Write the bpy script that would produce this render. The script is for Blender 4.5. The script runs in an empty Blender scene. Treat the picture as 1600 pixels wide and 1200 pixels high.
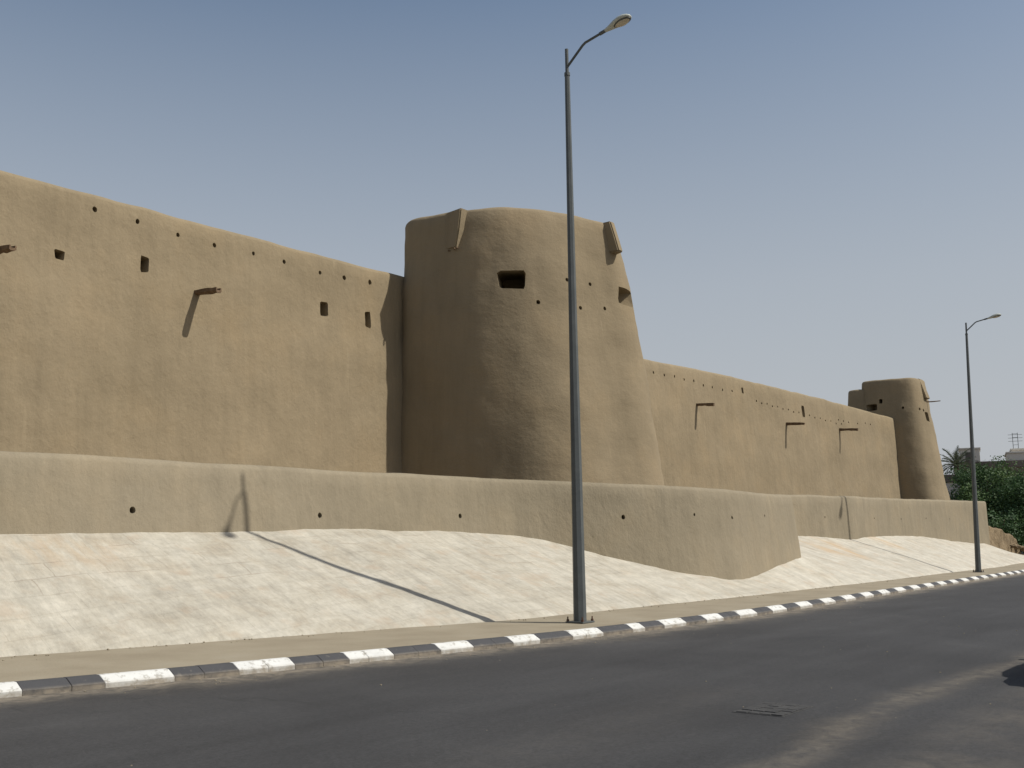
import bpy, bmesh, math, random
from mathutils import Vector, Matrix, noise
from mathutils.bvhtree import BVHTree

R = math.radians
S = bpy.context.scene
COL = S.collection

# ------------------------------------------------------------------ camera
EYE = Vector((0, 0, 1.5))
PITCH, ROLL = 0.15320991530112, math.atan(0.008)
F0 = Vector((0, math.cos(PITCH), math.sin(PITCH)))
U0 = Vector((0, -math.sin(PITCH), math.cos(PITCH)))
X0 = Vector((1, 0, 0))
cr, sr = math.cos(ROLL), math.sin(ROLL)
CR = cr * X0 - sr * U0
CU = sr * X0 + cr * U0
cam = bpy.data.cameras.new('camera')
co = bpy.data.objects.new('camera', cam)
COL.objects.link(co)
cam.sensor_width = 36; cam.lens = 36
cam.clip_start = 0.1; cam.clip_end = 3000
m = Matrix.Identity(4)
for i, v in enumerate((CR, CU, -F0)):
    for k in range(3): m[k][i] = v[k]
m.translation = EYE
co.matrix_world = m
S.camera = co

# ------------------------------------------------------------------ light
SUN_HEAD, SUN_EL = 103.9, 50.6         # compass heading measured from +Y to +X
w = bpy.data.worlds.new('World'); S.world = w; w.use_nodes = True
nt = w.node_tree; nt.nodes.clear()
sky = nt.nodes.new('ShaderNodeTexSky'); sky.sky_type = 'NISHITA'; sky.sun_disc = False
sky.sun_elevation = R(SUN_EL); sky.sun_rotation = R(SUN_HEAD)
sky.air_density = 1.4; sky.dust_density = 2.4; sky.ozone_density = 2.4; sky.altitude = 0
# hazy desert air: the sky pales towards the horizon in every direction
tcw = nt.nodes.new('ShaderNodeTexCoord'); sep = nt.nodes.new('ShaderNodeSeparateXYZ'); nt.links.new(tcw.outputs['Generated'], sep.inputs[0])
hz = nt.nodes.new('ShaderNodeValToRGB'); nt.links.new(sep.outputs['Z'], hz.inputs[0]); e = hz.color_ramp.elements
for _ in range(4): e.new(.5)
for x_, (p_, v_) in zip(e, [(0.0, .92), (.10, .86), (.24, .66), (.37, .36), (.50, .07), (.8, .02)]): x_.position = p_; x_.color = (v_, v_, v_, 1)
sc = nt.nodes.new('ShaderNodeMix'); sc.data_type = 'RGBA'; nt.links.new(hz.outputs[0], sc.inputs[0]); nt.links.new(sky.outputs[0], sc.inputs[6])
BGS = 0.088
sc.inputs[7].default_value = (.475 / BGS, .497 / BGS, .535 / BGS, 1)
bg = nt.nodes.new('ShaderNodeBackground'); bg.inputs[1].default_value = BGS
ou = nt.nodes.new('ShaderNodeOutputWorld')
nt.links.new(sc.outputs[2], bg.inputs[0]); nt.links.new(bg.outputs[0], ou.inputs[0])
sl = bpy.data.lights.new('sun', 'SUN'); sl.energy = 4.65; sl.angle = R(0.7); sl.color = (1.0, 0.955, 0.88)
so = bpy.data.objects.new('sun', sl); COL.objects.link(so)
tosun = Vector((math.sin(R(SUN_HEAD)) * math.cos(R(SUN_EL)), math.cos(R(SUN_HEAD)) * math.cos(R(SUN_EL)), math.sin(R(SUN_EL))))
so.rotation_euler = tosun.to_track_quat('Z', 'Y').to_euler(); so.location = tosun * 60
S.view_settings.view_transform = 'Standard'; S.view_settings.look = 'None'
S.view_settings.exposure = 0.03; S.view_settings.gamma = 1
S.render.engine = 'CYCLES'
S.cycles.max_bounces = 6

# ------------------------------------------------------------------ fort frame: u along the wall, v away from the road, z up
WD = Vector((0.613597, 0.78961936, 0)); WN = Vector((-0.78961936, 0.613597, 0))
ANG = math.atan2(WD.y, WD.x)
def world(u, v, z=0.0): return WD * u + WN * v + Vector((0, 0, z))
def ray(px, py):
    a = (px - 800) / 1600; b = -(py - 600) / 1600
    d = CR * a + CU * b + F0
    return Vector((d.dot(WD), d.dot(WN), d.z)).normalized()
OEYE = Vector((0, 0, 1.5))
def on_v(px, py, v):
    d = ray(px, py); return OEYE + d * (v / d.y)

random.seed(7)
def fbm(p, o=3): return noise.fractal(p, 1.0, 2.0, o)
def lerp(a, b, t): return a + (b - a) * t
def table(tab):
    def f(x):
        if x <= tab[0][0]: return tab[0][1]
        if x >= tab[-1][0]: return tab[-1][1]
        for i in range(len(tab) - 1):
            if x <= tab[i + 1][0]:
                x1, y1 = tab[i]; x2, y2 = tab[i + 1]
                x0, y0 = tab[i - 1] if i else (x1 - (x2 - x1), y1 - (y2 - y1))
                x3, y3 = tab[i + 2] if i + 2 < len(tab) else (x2 + (x2 - x1), y2 + (y2 - y1))
                m1 = (y2 - y0) / (x2 - x0); m2 = (y3 - y1) / (x3 - x1); h = x2 - x1; t = (x - x1) / h
                return (2*t**3-3*t*t+1)*y1 + (t**3-2*t*t+t)*h*m1 + (-2*t**3+3*t*t)*y2 + (t**3-t*t)*h*m2
    return f

# ------------------------------------------------------------------ object helpers
def tag(o, label=None, cat=None, group=None, kind=None):
    if label: o['label'] = label
    if cat: o['category'] = cat
    if group: o['group'] = group
    if kind: o['kind'] = kind
    return o
def mesh_from(name, bm, mats, smooth=None):
    me = bpy.data.meshes.new(name)
    bmesh.ops.recalc_face_normals(bm, faces=bm.faces)
    bm.to_mesh(me); bm.free()
    for mm in (mats if isinstance(mats, (list, tuple)) else [mats]): me.materials.append(mm)
    if smooth is not None:
        me.polygons.foreach_set('use_smooth', [True] * len(me.polygons))
        me.set_sharp_from_angle(angle=R(smooth))
    return me
def obj(name, bm, mats, parent=None, origin=(0, 0, 0), smooth=None, fort=True):
    """bm in fort coordinates; origin in fort coordinates"""
    bmesh.ops.translate(bm, verts=bm.verts, vec=-Vector(origin))
    o = bpy.data.objects.new(name, mesh_from(name, bm, mats, smooth)); COL.objects.link(o)
    if parent: o.parent = parent
    elif fort:
        o.location = world(*origin); o.rotation_euler = (0, 0, ANG)
    return o
def empty(name, origin=(0, 0, 0), rot=None):
    o = bpy.data.objects.new(name, None); COL.objects.link(o)
    o.location = world(*origin); o.rotation_euler = (0, 0, ANG if rot is None else rot); o.empty_display_size = 0.3
    return o
def copy_tree(o, parent=None):
    c = o.copy(); COL.objects.link(c); c.parent = parent
    for ch in [x for x in bpy.data.objects if x.parent == o]: copy_tree(ch, c)
    return c

def box(bm, x0, x1, y0, y1, z0, z1, bev=0.0, mi=0):
    r = bmesh.ops.create_cube(bm, size=1)
    vs = r['verts']
    for v in vs:
        v.co = Vector((lerp(x0, x1, v.co.x + .5), lerp(y0, y1, v.co.y + .5), lerp(z0, z1, v.co.z + .5)))
    fs = list({f for v in vs for f in v.link_faces})
    for f in fs: f.material_index = mi
    if bev:
        es = list({e for v in vs for e in v.link_edges})
        bmesh.ops.bevel(bm, geom=es, offset=bev, segments=2, affect='EDGES', profile=0.6)
    return vs
def loft(bm, rings, close=True, caps=True, mi=0, ringclosed=True):
    vr = [[bm.verts.new(p) for p in r] for r in rings]
    n = len(rings[0])
    for a, b in zip(vr, vr[1:]):
        for i in range(n if ringclosed else n - 1):
            f = bm.faces.new((a[i], a[(i + 1) % n], b[(i + 1) % n], b[i])); f.material_index = mi
    if caps:
        bm.faces.new(vr[0]).material_index = mi; bm.faces.new(list(reversed(vr[-1]))).material_index = mi
    return vr
def tube(bm, pts, radii, n=8, mi=0, phase=0.0):
    rings = []
    for i, p in enumerate(pts):
        p = Vector(p)
        d = (Vector(pts[min(i + 1, len(pts) - 1)]) - Vector(pts[max(i - 1, 0)])).normalized()
        a = d.cross(Vector((0, 0, 1)))
        if a.length < 0.05: a = d.cross(Vector((0, 1, 0)))
        a.normalize(); b = d.cross(a)
        r = radii[i] if isinstance(radii, (list, tuple)) else radii
        rings.append([p + (a * math.cos(phase + 2*math.pi*k/n) + b * math.sin(phase + 2*math.pi*k/n)) * r for k in range(n)])
    loft(bm, rings, mi=mi)

# ------------------------------------------------------------------ materials
class N:
    def __init__(s, name, rough=0.9):
        s.m = bpy.data.materials.new(name); s.m.use_nodes = True
        s.t = s.m.node_tree; s.b = s.t.nodes['Principled BSDF']
        s.b.inputs['Roughness'].default_value = rough
        s.b.inputs['Specular IOR Level'].default_value = 0.25
        s.tc = s.t.nodes.new('ShaderNodeTexCoord')
    def L(s, a, b): s.t.links.new(a, b)
    def mapc(s, scale=(1, 1, 1), rot=(0, 0, 0), src=None):
        n = s.t.nodes.new('ShaderNodeMapping'); n.inputs['Scale'].default_value = scale; n.inputs['Rotation'].default_value = rot
        s.L(src or s.tc.outputs['Object'], n.inputs[0]); return n.outputs[0]
    def noise(s, scale, detail=4, rough=0.55, vec=None, dist=0.0):
        n = s.t.nodes.new('ShaderNodeTexNoise'); n.inputs['Scale'].default_value = scale
        n.inputs['Detail'].default_value = detail; n.inputs['Roughness'].default_value = rough; n.inputs['Distortion'].default_value = dist
        s.L(vec or s.tc.outputs['Object'], n.inputs['Vector']); return n.outputs['Fac']
    def ramp(s, fac, stops):
        n = s.t.nodes.new('ShaderNodeValToRGB'); s.L(fac, n.inputs[0]); e = n.color_ramp.elements
        while len(e) < len(stops): e.new(0.5)
        for x, (p, c) in zip(e, stops):
            x.position = p; x.color = (c, c, c, 1) if isinstance(c, (int, float)) else (*c, 1)
        return n.outputs[0]
    def mix(s, fac, a, b, mode='MIX'):
        n = s.t.nodes.new('ShaderNodeMix'); n.data_type = 'RGBA'; n.blend_type = mode
        for sock, v in ((n.inputs[0], fac), (n.inputs[6], a), (n.inputs[7], b)):
            if hasattr(v, 'links'): s.L(v, sock)
            elif isinstance(v, (int, float)): sock.default_value = v if sock == n.inputs[0] else (v, v, v, 1)
            else: sock.default_value = (*v, 1)
        return n.outputs[2]
    def math(s, op, a, b=0.0):
        n = s.t.nodes.new('ShaderNodeMath'); n.operation = op
        for i, v in enumerate((a, b)):
            if hasattr(v, 'links'): s.L(v, n.inputs[i])
            else: n.inputs[i].default_value = v
        return n.outputs[0]
    def col(s, c):
        if hasattr(c, 'links'): s.L(c, s.b.inputs['Base Color'])
        else: s.b.inputs['Base Color'].default_value = (*c, 1)
    def bump(s, h, dist=0.02, strength=1.0, nrm=None):
        n = s.t.nodes.new('ShaderNodeBump'); n.inputs['Distance'].default_value = dist; n.inputs['Strength'].default_value = strength
        s.L(h, n.inputs['Height'])
        if nrm: s.L(nrm, n.inputs['Normal'])
        s.L(n.outputs[0], s.b.inputs['Normal']); return n.outputs[0]

def adobe(name, base, streak=0.5, rough_amt=1.0, trowel=(1.0, 1.0, 1.6)):
    M = N(name, 0.95)
    b = Vector(base)
    blot = M.noise(0.55, 5, 0.6)
    blot2 = M.noise(0.16, 3, 0.5)
    st = M.noise(1.0, 5, 0.6, M.mapc((2.6, 2.6, 0.28)))
    st2 = M.noise(1.0, 4, 0.65, M.mapc((9, 9, 0.7)))
    fine = M.noise(55, 3, 0.7)
    c = M.ramp(blot, [(0.25, tuple(b * 0.88)), (0.5, tuple(b)), (0.75, tuple(Vector((b.x * 1.10, b.y * 1.07, b.z * 1.03))))])
    c = M.mix(1.0, c, M.ramp(blot2, [(0.3, (0.93, 0.92, 0.90)), (0.7, (1.06, 1.05, 1.05))]), 'MULTIPLY')
    c = M.mix(streak, c, M.ramp(st, [(0.3, 0.86), (0.5, 1.0), (0.72, 1.10)]), 'MULTIPLY')
    c = M.mix(streak * .8, c, M.ramp(st2, [(0.25, 0.86), (0.5, 1.0), (0.75, 1.08)]), 'MULTIPLY')
    c = M.mix(0.6, c, M.ramp(fine, [(0.2, 0.86), (0.8, 1.12)]), 'MULTIPLY')
    # a few long pale drip lines
    wl = M.noise(1.0, 2, 0.5, M.mapc((5.5, 5.5, 0.06)))
    c = M.mix(M.math('MULTIPLY', M.ramp(wl, [(0.70, 0.0), (0.78, 1.0)]), 0.35), c, tuple(b * 1.25))
    M.col(c)
    h1 = M.noise(1.0, 4, 0.6, M.mapc(tuple(1.4 * t for t in trowel)))
    h2 = M.noise(1.0, 5, 0.7, M.mapc(tuple(5 * t for t in trowel)))
    n = M.bump(h1, 0.05 * rough_amt)
    n = M.bump(h2, 0.02 * rough_amt, nrm=n)
    M.bump(fine, 0.0035, nrm=n)
    return M.m
M_WALL = adobe('adobe_wall_plaster', (0.232, 0.187, 0.119), trowel=(1, 1, 0.8))
M_TOWER = adobe('adobe_tower_plaster', (0.227, 0.183, 0.117), streak=0.4, rough_amt=0.62, trowel=(0.9, 0.9, 1.15))
M_LOW = adobe('adobe_low_wall_plaster', (0.228, 0.195, 0.136), streak=0.6, trowel=(1, 1, 0.7))

def mat_slope():
    M = N('whitewashed_flagstone', 0.9)
    src = M.tc.outputs['Object']
    wob = M.t.nodes.new('ShaderNodeTexNoise'); wob.inputs['Scale'].default_value = 1.1; wob.inputs['Detail'].default_value = 4
    M.L(src, wob.inputs['Vector'])
    add = M.t.nodes.new('ShaderNodeVectorMath'); add.operation = 'MULTIPLY_ADD'
    M.L(wob.outputs['Color'], add.inputs[0]); add.inputs[1].default_value = (0.30, 0.09, 0.0); M.L(src, add.inputs[2])
    br = M.t.nodes.new('ShaderNodeTexBrick'); M.L(add.outputs[0], br.inputs['Vector'])
    br.offset = 0.43; br.squash = 1.5; br.squash_frequency = 3
    br.inputs['Scale'].default_value = 1.0; br.inputs['Brick Width'].default_value = 0.9; br.inputs['Row Height'].default_value = 0.42
    br.inputs['Mortar Size'].default_value = 0.012; br.inputs['Mortar Smooth'].default_value = 0.4; br.inputs['Bias'].default_value = 0.1
    br.inputs['Color1'].default_value = (0.36, 0.36, 0.36, 1); br.inputs['Color2'].default_value = (0.62, 0.62, 0.62, 1)
    br.inputs['Mortar'].default_value = (0, 0, 0, 1)
    joint_n = M.noise(0.8, 3, 0.6)
    gz = M.t.nodes.new('ShaderNodeSeparateXYZ'); M.L(src, gz.inputs[0])
    upz = M.ramp(gz.outputs[2], [(0.75, 0.12), (1.25, 1.0)])
    joint = M.math('MULTIPLY', M.math('MULTIPLY', br.outputs['Fac'], upz), M.ramp(joint_n, [(0.50, 0.0), (0.62, 0.55)]))
    c = M.ramp(M.noise(1.1, 6, 0.68, dist=0.6), [(0.28, (0.325, 0.287, 0.222)), (0.46, (0.37, 0.342, 0.278)), (0.70, (0.425, 0.40, 0.335))])
    sk = M.noise(1.0, 5, 0.65, M.mapc((3.4, 0.55, 1.0), (0, 0, R(9))))
    c = M.mix(0.9, c, M.ramp(sk, [(0.28, 0.80), (0.5, 1.0), (0.75, 1.13)]), 'MULTIPLY')
    sk2 = M.noise(1.0, 4, 0.7, M.mapc((13, 3.2, 1.0), (0, 0, R(-6))))
    c = M.mix(0.8, c, M.ramp(sk2, [(0.3, 0.86), (0.6, 1.06)]), 'MULTIPLY')
    c = M.mix(0.8, c, M.ramp(M.noise(11, 5, 0.7), [(0.3, 0.88), (0.7, 1.10)]), 'MULTIPLY')
    hb = M.noise(1.0, 5, 0.65, M.mapc((1.1, 4.2, 1.0)))
    c = M.mix(0.75, c, M.ramp(hb, [(0.3, 0.86), (0.55, 1.0), (0.75, 1.10)]), 'MULTIPLY')
    per = M.noise(2.1, 3, 0.5, add.outputs[0])
    c = M.mix(M.math('MULTIPLY', M.ramp(per, [(0.56, 0.0), (0.70, 1.0)]), 0.45), c, (0.35, 0.28, 0.205))
    c = M.mix(0.06, c, br.outputs['Color'], 'SOFT_LIGHT')
    # rust coloured runs in the far bay (attribute painted on the mesh: a stain with its own shape)
    at = M.t.nodes.new('ShaderNodeAttribute'); at.attribute_name = 'stain'
    c = M.mix(M.math('MULTIPLY', at.outputs['Fac'], M.ramp(M.noise(1.0, 4, 0.6, M.mapc((4.5, 0.8, 1), (0, 0, R(10)))), [(0.36, 0.0), (0.58, 0.85)])), c, (0.37, 0.27, 0.165))
    c = M.mix(joint, c, (0.23, 0.19, 0.145))
    newer = M.math('MULTIPLY', M.math('SMOOTH_MIN', M.math('MAXIMUM', M.math('MULTIPLY', M.math('SUBTRACT', gz.outputs[0], 15.0), 0.06), 0.0), 1.0), M.ramp(M.noise(0.7, 4), [(0.3, 0.5), (0.6, 1.0)]))
    c = M.mix(M.math('MINIMUM', newer, 1.0), c, M.mix(1.0, c, (1.13, 1.14, 1.16), 'MULTIPLY'))
    M.col(c)
    h = M.math('MULTIPLY', br.outputs['Fac'], -0.5)
    n = M.bump(h, 0.004)
    n = M.bump(M.noise(1.0, 5, 0.7, M.mapc((5, 1.5, 1), (0, 0, R(8)))), 0.02, nrm=n)
    M.bump(M.noise(40, 3, 0.7), 0.003, nrm=n)
    return M.m
M_SLOPE = mat_slope()

def mat_asphalt():
    M = N('asphalt', 0.85)
    c = M.ramp(M.noise(0.35, 5, 0.6, dist=0.5), [(0.3, (0.034, 0.034, 0.0345)), (0.6, (0.045, 0.045, 0.0455)), (0.8, (0.058, 0.0575, 0.057))])
    lon = M.noise(1.0, 4, 0.6, M.mapc((0.25, 1.8, 1), (0, 0, R(3))))
    c = M.mix(0.8, c, M.ramp(lon, [(0.3, 0.82), (0.7, 1.14)]), 'MULTIPLY')
    c = M.mix(0.7, c, M.ramp(M.noise(20, 4, 0.85), [(0.3, 0.62), (0.7, 1.38)]), 'MULTIPLY')
    c = M.mix(0.8, c, M.ramp(M.noise(48, 4, 0.9), [(0.25, 0.5), (0.75, 1.5)]), 'MULTIPLY')
    c = M.mix(0.5, c, M.ramp(M.noise(14, 4, 0.7), [(0.25, 0.75), (0.75, 1.2)]), 'MULTIPLY')
    at = M.t.nodes.new('ShaderNodeAttribute'); at.attribute_name = 'dust'
    dn = M.ramp(M.noise(4.5, 7, 0.75, dist=0.6), [(0.33, 0.12), (0.62, 1.0)])
    c = M.mix(M.math('MULTIPLY', at.outputs['Fac'], dn), c, (0.24, 0.205, 0.155))
    # hairline cracks
    vo = M.t.nodes.new('ShaderNodeTexVoronoi'); vo.feature = 'DISTANCE_TO_EDGE'; vo.inputs['Scale'].default_value = 0.33
    wn = M.t.nodes.new('ShaderNodeTexNoise'); wn.inputs['Scale'].default_value = 1.3; wn.inputs['Detail'].default_value = 6
    ad = M.t.nodes.new('ShaderNodeVectorMath'); ad.operation = 'MULTIPLY_ADD'
    M.L(wn.outputs['Color'], ad.inputs[0]); ad.inputs[1].default_value = (1.2, 1.2, 0); M.L(M.tc.outputs['Object'], ad.inputs[2]); M.L(M.tc.outputs['Object'], wn.inputs['Vector'])
    M.L(ad.outputs[0], vo.inputs['Vector'])
    cr_ = M.math('MULTIPLY', M.ramp(vo.outputs['Distance'], [(0.0, 1.0), (0.006, 0.0)]), M.ramp(M.noise(0.5, 3), [(0.52, 0.0), (0.62, 0.7)]))
    c = M.mix(cr_, c, (0.028, 0.028, 0.028))
    M.col(c)
    n = M.bump(M.noise(150, 2, 0.8), 0.004)
    M.bump(M.noise(1.5, 4, 0.6), 0.01, nrm=n)
    return M.m
M_ROAD = mat_asphalt()

def mat_simple(name, stops, scale=2.0, rough=0.9, bump=0.01, bscale=20, fine=0.4, metallic=0.0):
    M = N(name, rough)
    c = M.ramp(M.noise(scale, 5, 0.62), stops)
    c = M.mix(fine, c, M.ramp(M.noise(bscale * 2.5, 3, 0.7), [(0.2, 0.78), (0.8, 1.18)]), 'MULTIPLY')
    M.col(c); M.b.inputs['Metallic'].default_value = metallic
    if bump: M.bump(M.noise(bscale, 4, 0.6), bump)
    return M.m
M_PAVE = mat_simple('dusty_pavement', [(0.3, (0.215, 0.182, 0.127)), (0.55, (0.255, 0.22, 0.157)), (0.8, (0.28, 0.25, 0.188))], 0.9, bscale=30, bump=0.006)
M_SAND = mat_simple('sandy_ground', [(0.3, (0.24, 0.19, 0.125)), (0.7, (0.33, 0.27, 0.185))], 0.4, bscale=12, bump=0.02)
M_RUIN = mat_simple('crumbling_mudbrick', [(0.3, (0.10, 0.072, 0.04)), (0.5, (0.175, 0.13, 0.075)), (0.75, (0.25, 0.19, 0.115))], 1.6, bscale=6, bump=0.08, fine=0.8)
def mat_kerb(name, paint, under, wear):
    M = N(name, 0.75)
    c = M.mix(M.ramp(M.noise(9, 5, 0.7), [(wear, 0.0), (wear + 0.08, 0.75)]), paint, under)
    geo = M.t.nodes.new('ShaderNodeSeparateXYZ'); M.L(M.tc.outputs['Object'], geo.inputs[0])
    low = M.math('MULTIPLY', M.ramp(geo.outputs[2], [(0.03, 1.0), (0.075, 0.0)]), M.ramp(M.noise(7, 4, 0.7), [(0.3, 0.2), (0.6, 0.85)]))
    c = M.mix(low, c, (0.27, 0.23, 0.175))
    c = M.mix(0.5, c, M.ramp(M.noise(4, 5, 0.7), [(0.25, 0.75), (0.7, 1.1)]), 'MULTIPLY')
    M.col(c); M.bump(M.noise(35, 4, 0.7), 0.004); return M.m
M_KW = mat_kerb('white_kerb_paint', (0.56, 0.56, 0.53), (0.27, 0.25, 0.21), 0.54)
M_KB = mat_kerb('black_kerb_paint', (0.056, 0.056, 0.058), (0.13, 0.12, 0.105), 0.60)
M_POLE = mat_simple('grey_painted_steel', [(0.3, (0.070, 0.078, 0.078)), (0.7, (0.098, 0.105, 0.103))], 3, rough=0.45, bump=0.0, fine=0.2)
M_RUST = mat_simple('rusted_bolt_steel', [(0.3, (0.06, 0.03, 0.02)), (0.7, (0.13, 0.07, 0.045))], 12, bump=0.003)
M_HEAD = mat_simple('pale_cast_aluminium', [(0.3, (0.36, 0.38, 0.34)), (0.7, (0.46, 0.48, 0.43))], 6, rough=0.4, bump=0.0, fine=0.2)
M_LENS = mat_simple('dusty_lamp_glass', [(0.3, (0.40, 0.36, 0.27)), (0.7, (0.52, 0.47, 0.37))], 8, rough=0.25, bump=0.0, fine=0.2)
M_WOOD = mat_simple('weathered_palm_wood', [(0.3, (0.085, 0.055, 0.032)), (0.55, (0.15, 0.10, 0.06)), (0.75, (0.23, 0.165, 0.105))], 7, bump=0.015, bscale=18, fine=0.8)

# ------------------------------------------------------------------ road curve
kerb_v = table([(-60, 16), (-20, 13.2), (0, 11.35), (3, 11.0), (5.4, 10.5), (7.7, 10.05), (9.9, 9.70), (12.1, 9.40), (13.8, 9.22), (16, 9.10), (19, 9.03), (22.4, 9.13), (29.7, 9.47), (40, 9.85), (49, 10.15), (62, 10.7), (90, 12.2), (160, 16)])
foot_v = table([(-60, 17.5), (-20, 15.0), (0, 13.9), (3, 13.6), (6.5, 13.12), (8.9, 12.65), (10.9, 12.25), (12.6, 11.9), (14.1, 11.55), (16.7, 11.42), (19.2, 11.42), (25, 11.35), (30.6, 11.5), (36, 11.6), (44, 12.0), (50, 12.15), (55, 12.35), (60, 12.9), (66, 13.25), (90, 14.7), (160, 18.5)])
PZ = 0.13
def strip(name, mat, us, fa, fb, za, zb, n=1, zf=None, attr=None, label=None):
    bm = bmesh.new(); rows = []
    for u in us:
        a, b = fa(u), fb(u); row = []
        for i in range(n + 1):
            t = i / n; v = lerp(a, b, t); z = zf(u, v, t) if zf else lerp(za, zb, t)
            row.append(bm.verts.new((u, v, z)))
        rows.append(row)
    for r0, r1 in zip(rows, rows[1:]):
        for i in range(n): bm.faces.new((r0[i], r1[i], r1[i + 1], r0[i + 1]))
    return bm
def usteps(a, b, fn):
    x = a; out = []
    while x < b: out.append(x); x += fn(x)
    out.append(b); return out

def mark(px, py):
    d = ray(px, py); t = -1.5 / d.z; p = OEYE + d * t; return (p.x, p.y)
# road sheet
us = usteps(-60, 160, lambda x: 0.16 if 2 < x < 26 else (0.5 if -5 < x < 60 else 4))
NR = 90
bm = strip('road', M_ROAD, us, lambda u: kerb_v(u) + 0.1, lambda u: -3.2, 0, 0, NR)
# dusty patches on the asphalt, laid in ground coordinates
band = [(5.6, 3.05), (7.05, 3.0), (8.65, 3.2), (9.87, 3.24), (11.44, 3.2), (13.15, 3.09), (18, 2.9), (26, 2.7)]
def seg_d(p, a, b):
    p = Vector(p); a = Vector(a); b = Vector(b); ab = b - a
    t = max(0, min(1, (p - a).dot(ab) / ab.length_squared)); return (p - a - ab * t).length
vals = []
for v in bm.verts:
    d = kerb_v(v.co.x) - v.co.y
    nz = fbm(Vector((v.co.x * .9, v.co.y * .9, 3)), 3)
    x = 0.85 * math.exp(-((max(d, 0) / (0.42 + 0.22 * nz)) ** 2)) + 0.12 * math.exp(-max(d, 0) / 0.9)
    if 0 < v.co.x < 40 and v.co.y < 7:
        db = min(seg_d((v.co.x, v.co.y), band[i], band[i + 1]) for i in range(len(band) - 1))
        x += 0.40 * math.exp(-(db / max(.06, (0.16 + 0.10 * nz))) ** 2)
        x += 0.24 * max(0, min(1, (2.72 - v.co.y) / 0.45)) * max(0, 0.6 + 1.3 * nz)
        db2 = seg_d((v.co.x, v.co.y), (5.2, 4.6), (9.5, 4.9))
        x += 0.05 * math.exp(-(db2 / 0.5) ** 2)
    vals.append(max(0, min(1, x)))
o = obj('road', bm, M_ROAD); tag(o, kind='structure')
a = o.data.attributes.new('dust', 'FLOAT', 'POINT'); a.data.foreach_set('value', vals)

us2 = usteps(-60, 160, lambda x: 0.4 if -2 < x < 70 else 4)
bm = strip('pavement', M_PAVE, us2, lambda u: kerb_v(u) + 0.17, lambda u: foot_v(u) + 0.35, PZ, PZ, 8,
           zf=lambda u, v, t: PZ - 0.004 + 0.006 * fbm(Vector((u, v, 0)), 2) if t > .1 else PZ - 0.006)
tag(obj('pavement', bm, M_PAVE), kind='structure')
# near side pavement behind the camera, and the ground sheet out to the horizon
bm = strip('near_pavement', M_PAVE, [-60, 160], lambda u: -6.0, lambda u: -3.2, .12, .12, 2)
tag(obj('pavement', bm, M_PAVE), kind='structure')
bm = bmesh.new(); bmesh.ops.create_grid(bm, x_segments=40, y_segments=40, size=1500)
for v in bm.verts: v.co.z = -0.05
tag(obj('ground', bm, M_SAND), kind='structure')

# kerb stones, painted in turn black and white
ub = [5.4, 6.21, 6.96, 7.72, 8.45, 9.23, 9.92, 10.71, 11.31, 12.09, 12.66, 13.4, 14.17, 15.0, 15.36, 15.98, 16.72, 17.45, 18.1, 18.8, 19.6]
x = 19.6
while x < 100: x += 0.80 + random.uniform(-.03, .03); ub.append(x)
x = 5.4; pre = []
while x > -20: x -= 0.82; pre.append(x)
n_pre = len(pre); ub = pre[::-1] + ub
bm = bmesh.new()
prof = [(0.0, -0.04), (0.0, 0.052), (0.012, 0.064), (0.105, 0.118), (0.125, 0.128), (0.19, 0.130), (0.19, -0.04)]
for i in range(len(ub) - 1):
    black = ((i - n_pre) % 2 == 0)
    a_, b_ = ub[i] , ub[i + 1]
    stones = [(a_, b_)] if random.random() < 0.4 or b_ - a_ < .5 else [(a_, (a_ + b_) / 2 + random.uniform(-.08, .08)), ((a_ + b_) / 2, b_)]
    if len(stones) == 2: stones[1] = (stones[0][1], b_)
    for (p, q) in stones:
        dz = random.uniform(-.002, .002); dv = random.uniform(-.003, .003)
        rings = []
        g = 0.0015
        for s_, sh in ((p + g, .003), (p + g + .004, 0), (q - g - .004, 0), (q - g, .003)):
            rings.append([(s_, kerb_v(s_) + a + dv + (sh if a < .15 else -sh), z + dz - (sh if z > 0 else 0)) for a, z in prof])
        loft(bm, rings, mi=1 if black else 0)
o = obj('kerb', bm, [M_KW, M_KB]); tag(o, kind='structure')

# ------------------------------------------------------------------ low wall path (u, v, z of top) and the slope in front of it
LW = [(-16, 15.9, 2.96), (-8, 16.1, 2.97), (0, 16.1, 2.98), (4, 16.08, 2.98), (7.7, 16.05, 2.98), (9.8, 16.0, 3.0), (12.5, 15.95, 3.0), (15.85, 15.85, 3.02), (17.8, 15.7, 3.03), (19.66, 15.3, 3.02),
      (20.5, 14.95, 3.01), (21.2, 14.5, 2.99), (21.93, 14.0, 2.96), (22.74, 13.55, 2.93), (23.68, 13.15, 2.93), (24.88, 12.85, 2.92), (26.5, 12.7, 2.90), (29.0, 12.85, 2.88), (31.0, 13.1, 2.92),
      (32.0, 13.35, 2.95), (32.8, 14.3, 3.0), (33.8, 15.6, 3.08), (35.2, 16.55, 3.15), (37.5, 16.8, 3.22), (39.84, 16.5, 3.30), (41.5, 16.15, 3.31), (43.0, 15.86, 3.33), (43.7, 15.76, 3.35), (44.3, 15.76, 3.35), (45.6, 15.82, 3.37), (50.75, 15.95, 3.44), (57.95, 15.85, 3.57), (63, 15.76, 3.65), (66.7, 15.65, 3.72)]
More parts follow.
